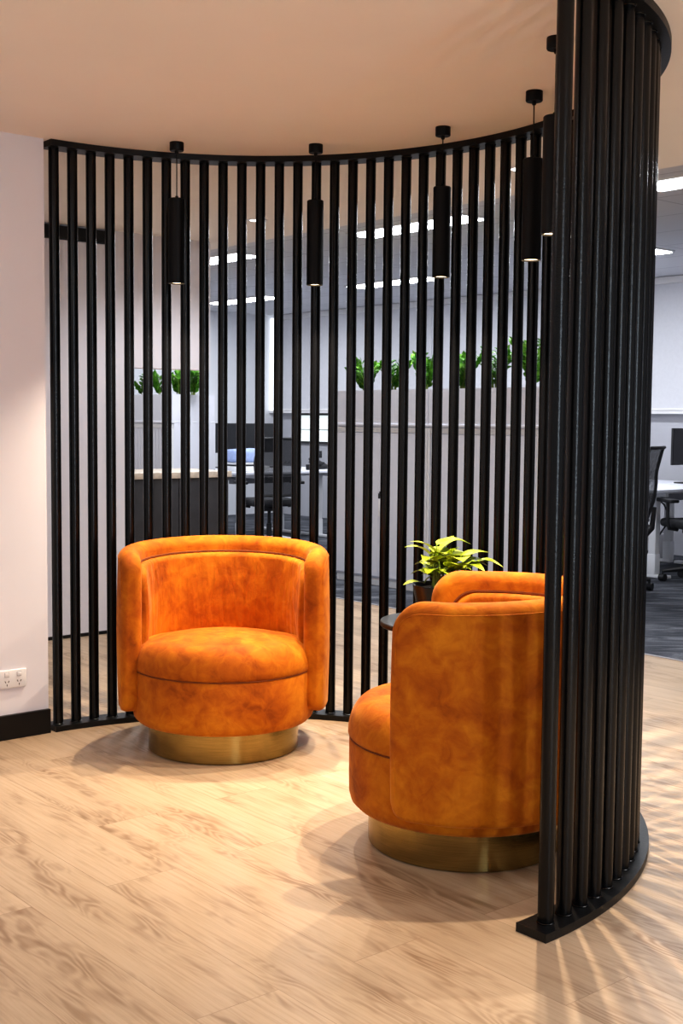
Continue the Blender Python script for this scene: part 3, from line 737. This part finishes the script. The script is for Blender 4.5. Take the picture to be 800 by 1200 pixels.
# desk phone
t = thing('desk_phone', 'black desk phone on the white desk behind the slats, left of the storage cabinets', 'phone', G(10.62, 8.58, 0.75), ROT+0.2)
bm = bmesh.new(); bx(bm, -0.09, 0.09, -0.09, 0.09, 0.0, 0.03, bev=0.006); mt_ = Matrix.Rotation(R(22), 4, 'X'); 
bmesh.ops.transform(bm, matrix=Matrix.Translation((0, 0, 0.035)) @ mt_, verts=bm.verts); finish(bm, 'body', M['black_plastic'], t)
bm = bmesh.new(); bx(bm, -0.075, 0.075, -0.02, 0.02, 0.0, 0.075, bev=0.004); finish(bm, 'foot', M['black_plastic'], t)
bm = bmesh.new(); tube(bm, [(-0.065, -0.085, 0.05), (-0.065, -0.05, 0.078), (-0.065, 0.05, 0.115), (-0.065, 0.085, 0.105)], [0.018, 0.014, 0.014, 0.018], 10); finish(bm, 'handset', M['black_plastic'], t)
bm = bmesh.new(); bx(bm, 0.0, 0.075, 0.02, 0.075, 0.12, 0.20, bev=0.004); finish(bm, 'display', M['screen'], t)
pile('cup', M['black_plastic'], G(10.45, 8.30, 0.75), 0.05, 0.05, 0.06, 'small black cube shaped pen holder left of the desk phone', 'pen holder')

# office chairs
def make_office_chair(loc, rot, lb, frame='black_plastic', basem='black_plastic'):
    """faces local +y"""
    t = thing('office_chair', lb, 'office chair', loc, rot, 'mesh office swivel chairs')
    bm = bmesh.new(); bx(bm, -0.24, 0.24, -0.23, 0.25, 0.44, 0.51, bev=0.03, seg=4); finish(bm, 'seat', M['dark_fabric'], t)
    # curved mesh back
    def bp(u, v):   # u -1..1, v 0..1
        w = 0.235-0.03*abs(v-0.55)*2+0.0
        return Vector((u*w, -0.24-0.055*(v**1.5)*2+0.05*math.sin(PI*min(1, v*1.6))*-0.6+0.045*u*u, 0.55+0.56*v))
    bm = bmesh.new(); nu, nv = 12, 16; g = [[bm.verts.new(bp(-1+2*i/nu, j/nv)) for i in range(nu+1)] for j in range(nv+1)]
    for j in range(nv):
        for i in range(nu): bm.faces.new((g[j][i], g[j][i+1], g[j+1][i+1], g[j+1][i]))
    bmesh.ops.solidify(bm, geom=bm.faces[:], thickness=0.008)
    bk = finish(bm, 'mesh_back', M['chair_mesh'], t, angle=60)
    bm = bmesh.new(); loop = [bp(-1, j/12) for j in range(13)]+[bp(-1+2*i/8, 1) for i in range(1, 9)]+[bp(1, 1-j/12) for j in range(1, 13)]+[bp(1-2*i/8, 0) for i in range(1, 9)]
    tube(bm, loop, 0.013, 8); finish(bm, 'back_frame', M[frame], bk)
    bm = bmesh.new(); tube(bm, [(0, -0.05, 0.42), (0, -0.22, 0.43), (0, -0.285, 0.50), (0, -0.30, 0.66)], [0.03, 0.03, 0.022, 0.016], 10); finish(bm, 'back_support', M[frame], t)
    for s in (-1, 1):
        bm = bmesh.new(); tube(bm, [(s*0.20, 0.0, 0.43), (s*0.28, 0.0, 0.44), (s*0.295, 0.0, 0.52), (s*0.295, 0.0, 0.66)], 0.014, 8)
        ar = finish(bm, 'armrest', M[frame], t)
        bm = bmesh.new(); bx(bm, s*0.295-0.04, s*0.295+0.04, -0.12, 0.13, 0.655, 0.685, bev=0.01); finish(bm, 'arm_pad', M['black_plastic'], ar)
    bm = bmesh.new(); bx(bm, -0.10, 0.10, -0.12, 0.12, 0.39, 0.442, bev=0.01); finish(bm, 'mechanism', M['black_plastic'], t)
    bm = bmesh.new(); tube(bm, [(0, 0, 0.10), (0, 0, 0.26), (0, 0, 0.261), (0, 0, 0.395)], [0.027, 0.027, 0.017, 0.017], 14); finish(bm, 'gas_column', M['black_plastic'], t)
    for k in range(5):
        a = 2*PI*k/5+0.3; c, s = math.cos(a), math.sin(a)
        bm = bmesh.new(); tube(bm, [(0, 0, 0.105), (c*0.12, s*0.12, 0.11), (c*0.29, s*0.29, 0.085)], [0.03, 0.026, 0.016], 8)
        lg = finish(bm, 'base_leg', M[basem], t)
        bm = bmesh.new()
        mt_ = Matrix.Translation((c*0.29, s*0.29, 0.031)) @ Matrix.Rotation(a+0.8, 4, 'Z') @ Matrix.Rotation(PI/2, 4, 'X')
        bmesh.ops.create_cone(bm, cap_ends=True, segments=20, radius1=0.030, radius2=0.030, depth=0.05, matrix=mt_)
        tube(bm, [(c*0.29, s*0.29, 0.05), (c*0.29, s*0.29, 0.09)], 0.01, 8)
        finish(bm, 'caster', M['black_plastic'], lg)
make_office_chair(G(5.825, 7.63, 0), R(62), 'black mesh office chair at the right edge, backrest beside the foreground poles')
make_office_chair((2.93, 9.95, 0), R(13), 'black office chair at the far right edge, pushed under the desk with the monitor')
make_office_chair(G(9.80, 7.28, 0), R(22), 'black mesh office chair with white base behind the slats, above the left orange chair', basem='white_metal')
# under-desk things at right
pile('power_box', M['white_plastic'], G(6.95, 9.70, 0.0), 0.30, 0.08, 0.24, 'white power box with sockets under the desk at the right edge', 'power box')
pile('computer_case', M['black_plastic'], G(6.95, 8.75, 0.0), 0.40, 0.18, 0.36, 'black computer case on the floor behind the white desk leg at the right', 'computer')
bm = bmesh.new(); p0 = G(6.30, 9.15, 0.70)
tube(bm, [G(6.45, 9.0, 0.645), G(6.42, 9.1, 0.58), G(6.45, 9.2, 0.50), G(6.5, 9.25, 0.38), G(6.5, 9.1, 0.25), G(6.55, 9.0, 0.10), G(6.6, 8.95, 0.012)], 0.007, 6)
tag(finish(bm, 'cable', M['black_plastic']), 'black cable hanging beneath the desk at the right edge', 'cable')

# ------------------------------------------------------------------ lights
def area(name, loc, rot, sx, sy, w, col):
    l = bpy.data.lights.new(name, 'AREA'); l.shape = 'RECTANGLE'; l.size = sx; l.size_y = sy; l.energy = w; l.color = col
    o = bpy.data.objects.new(name, l); COL.objects.link(o); o.location = loc; o.rotation_euler = rot
    return o
COOL = (0.90, 0.94, 1.0)
for b, a, _ in lights:
    o = area('office_panel_light', G(a+0.6, b, HO-0.02), (0, 0, ROT), 0.24, 1.2, 40.0, COOL); o.visible_camera = True
# added area fills at ceiling height behind and beside the camera, no fixtures
for (x, y, w) in ((-1.2, 0.0, 31), (0.6, 0.2, 31), (2.2, 1.2, 33), (2.6, 3.2, 26), (-1.62, 2.5, 18)):
    o = area('lounge_panel_light', (x, y, H-0.02), (0, 0, ROT), 0.3, 1.2, w, (0.97, 0.97, 1.0))
    if w > 20: o.data.spread = R(95)
area('window_daylight', (2.3, -1.2, 1.45), (R(90), 0, R(24)), 0.22, 2.1, 62, (0.74, 0.87, 1.0))  # added strip light, out of view, gives the front poles a cool streak
for a, wt in ((7.52, 55), (5.6, 60), (3.68, 95), (1.76, 40)):  # middle pair sit at the downlights; outer pair added to brighten the cabinets
    ld = bpy.data.lights.new('downlight_spot', 'SPOT'); ld.energy = wt; ld.color = (0.96, 0.97, 1.0); ld.spot_size = R(150); ld.spot_blend = 0.6; ld.shadow_soft_size = 0.05
    lo = bpy.data.objects.new('downlight_spot', ld); COL.objects.link(lo); lo.location = G(a, 4.08, H-0.02)
ld = bpy.data.lights.new('aisle_spot', 'SPOT'); ld.energy = 70; ld.color = (0.92, 0.95, 1.0); ld.spot_size = R(150); ld.spot_blend = 0.6; ld.shadow_soft_size = 0.1  # added fill spot without a fixture, brightens the far left planter
lo = bpy.data.objects.new('aisle_spot', ld); COL.objects.link(lo); lo.location = G(10.6, 5.0, HO-0.02)
w = bpy.data.worlds.new('World'); scn.world = w; w.use_nodes = True
bg = w.node_tree.nodes['Background']; bg.inputs['Color'].default_value = (0.90, 0.93, 1.0, 1); bg.inputs['Strength'].default_value = 0.58

# ------------------------------------------------------------------ camera
cd = bpy.data.cameras.new('Camera'); cam = bpy.data.objects.new('Camera', cd); COL.objects.link(cam)
pitch, roll, ch = 0.07487, 0.00905, 1.29348
cp, sp = math.cos(pitch), math.sin(pitch)
F = Vector((0, cp, -sp)); U = Vector((0, sp, cp)); X = Vector((1, 0, 0))
c, s = math.cos(roll), math.sin(roll)
X2 = X*c+U*s; U2 = U*c-X*s
cam.matrix_world = Matrix(((X2.x, U2.x, -F.x, 0), (X2.y, U2.y, -F.y, 0), (X2.z, U2.z, -F.z, ch), (0, 0, 0, 1)))
cd.sensor_fit = 'VERTICAL'; cd.sensor_height = 36.0; cd.sensor_width = 24.0; cd.lens = 1432.6*36.0/1200.0
cd.clip_start = 0.05; cd.clip_end = 100
scn.camera = cam

scn.view_settings.view_transform = 'Standard'
scn.view_settings.look = 'Medium High Contrast'
scn.view_settings.exposure = -0.22
scn.cycles.use_denoising = True
scn.cycles.max_bounces = 8
scn.cycles.sample_clamp_indirect = 8.0
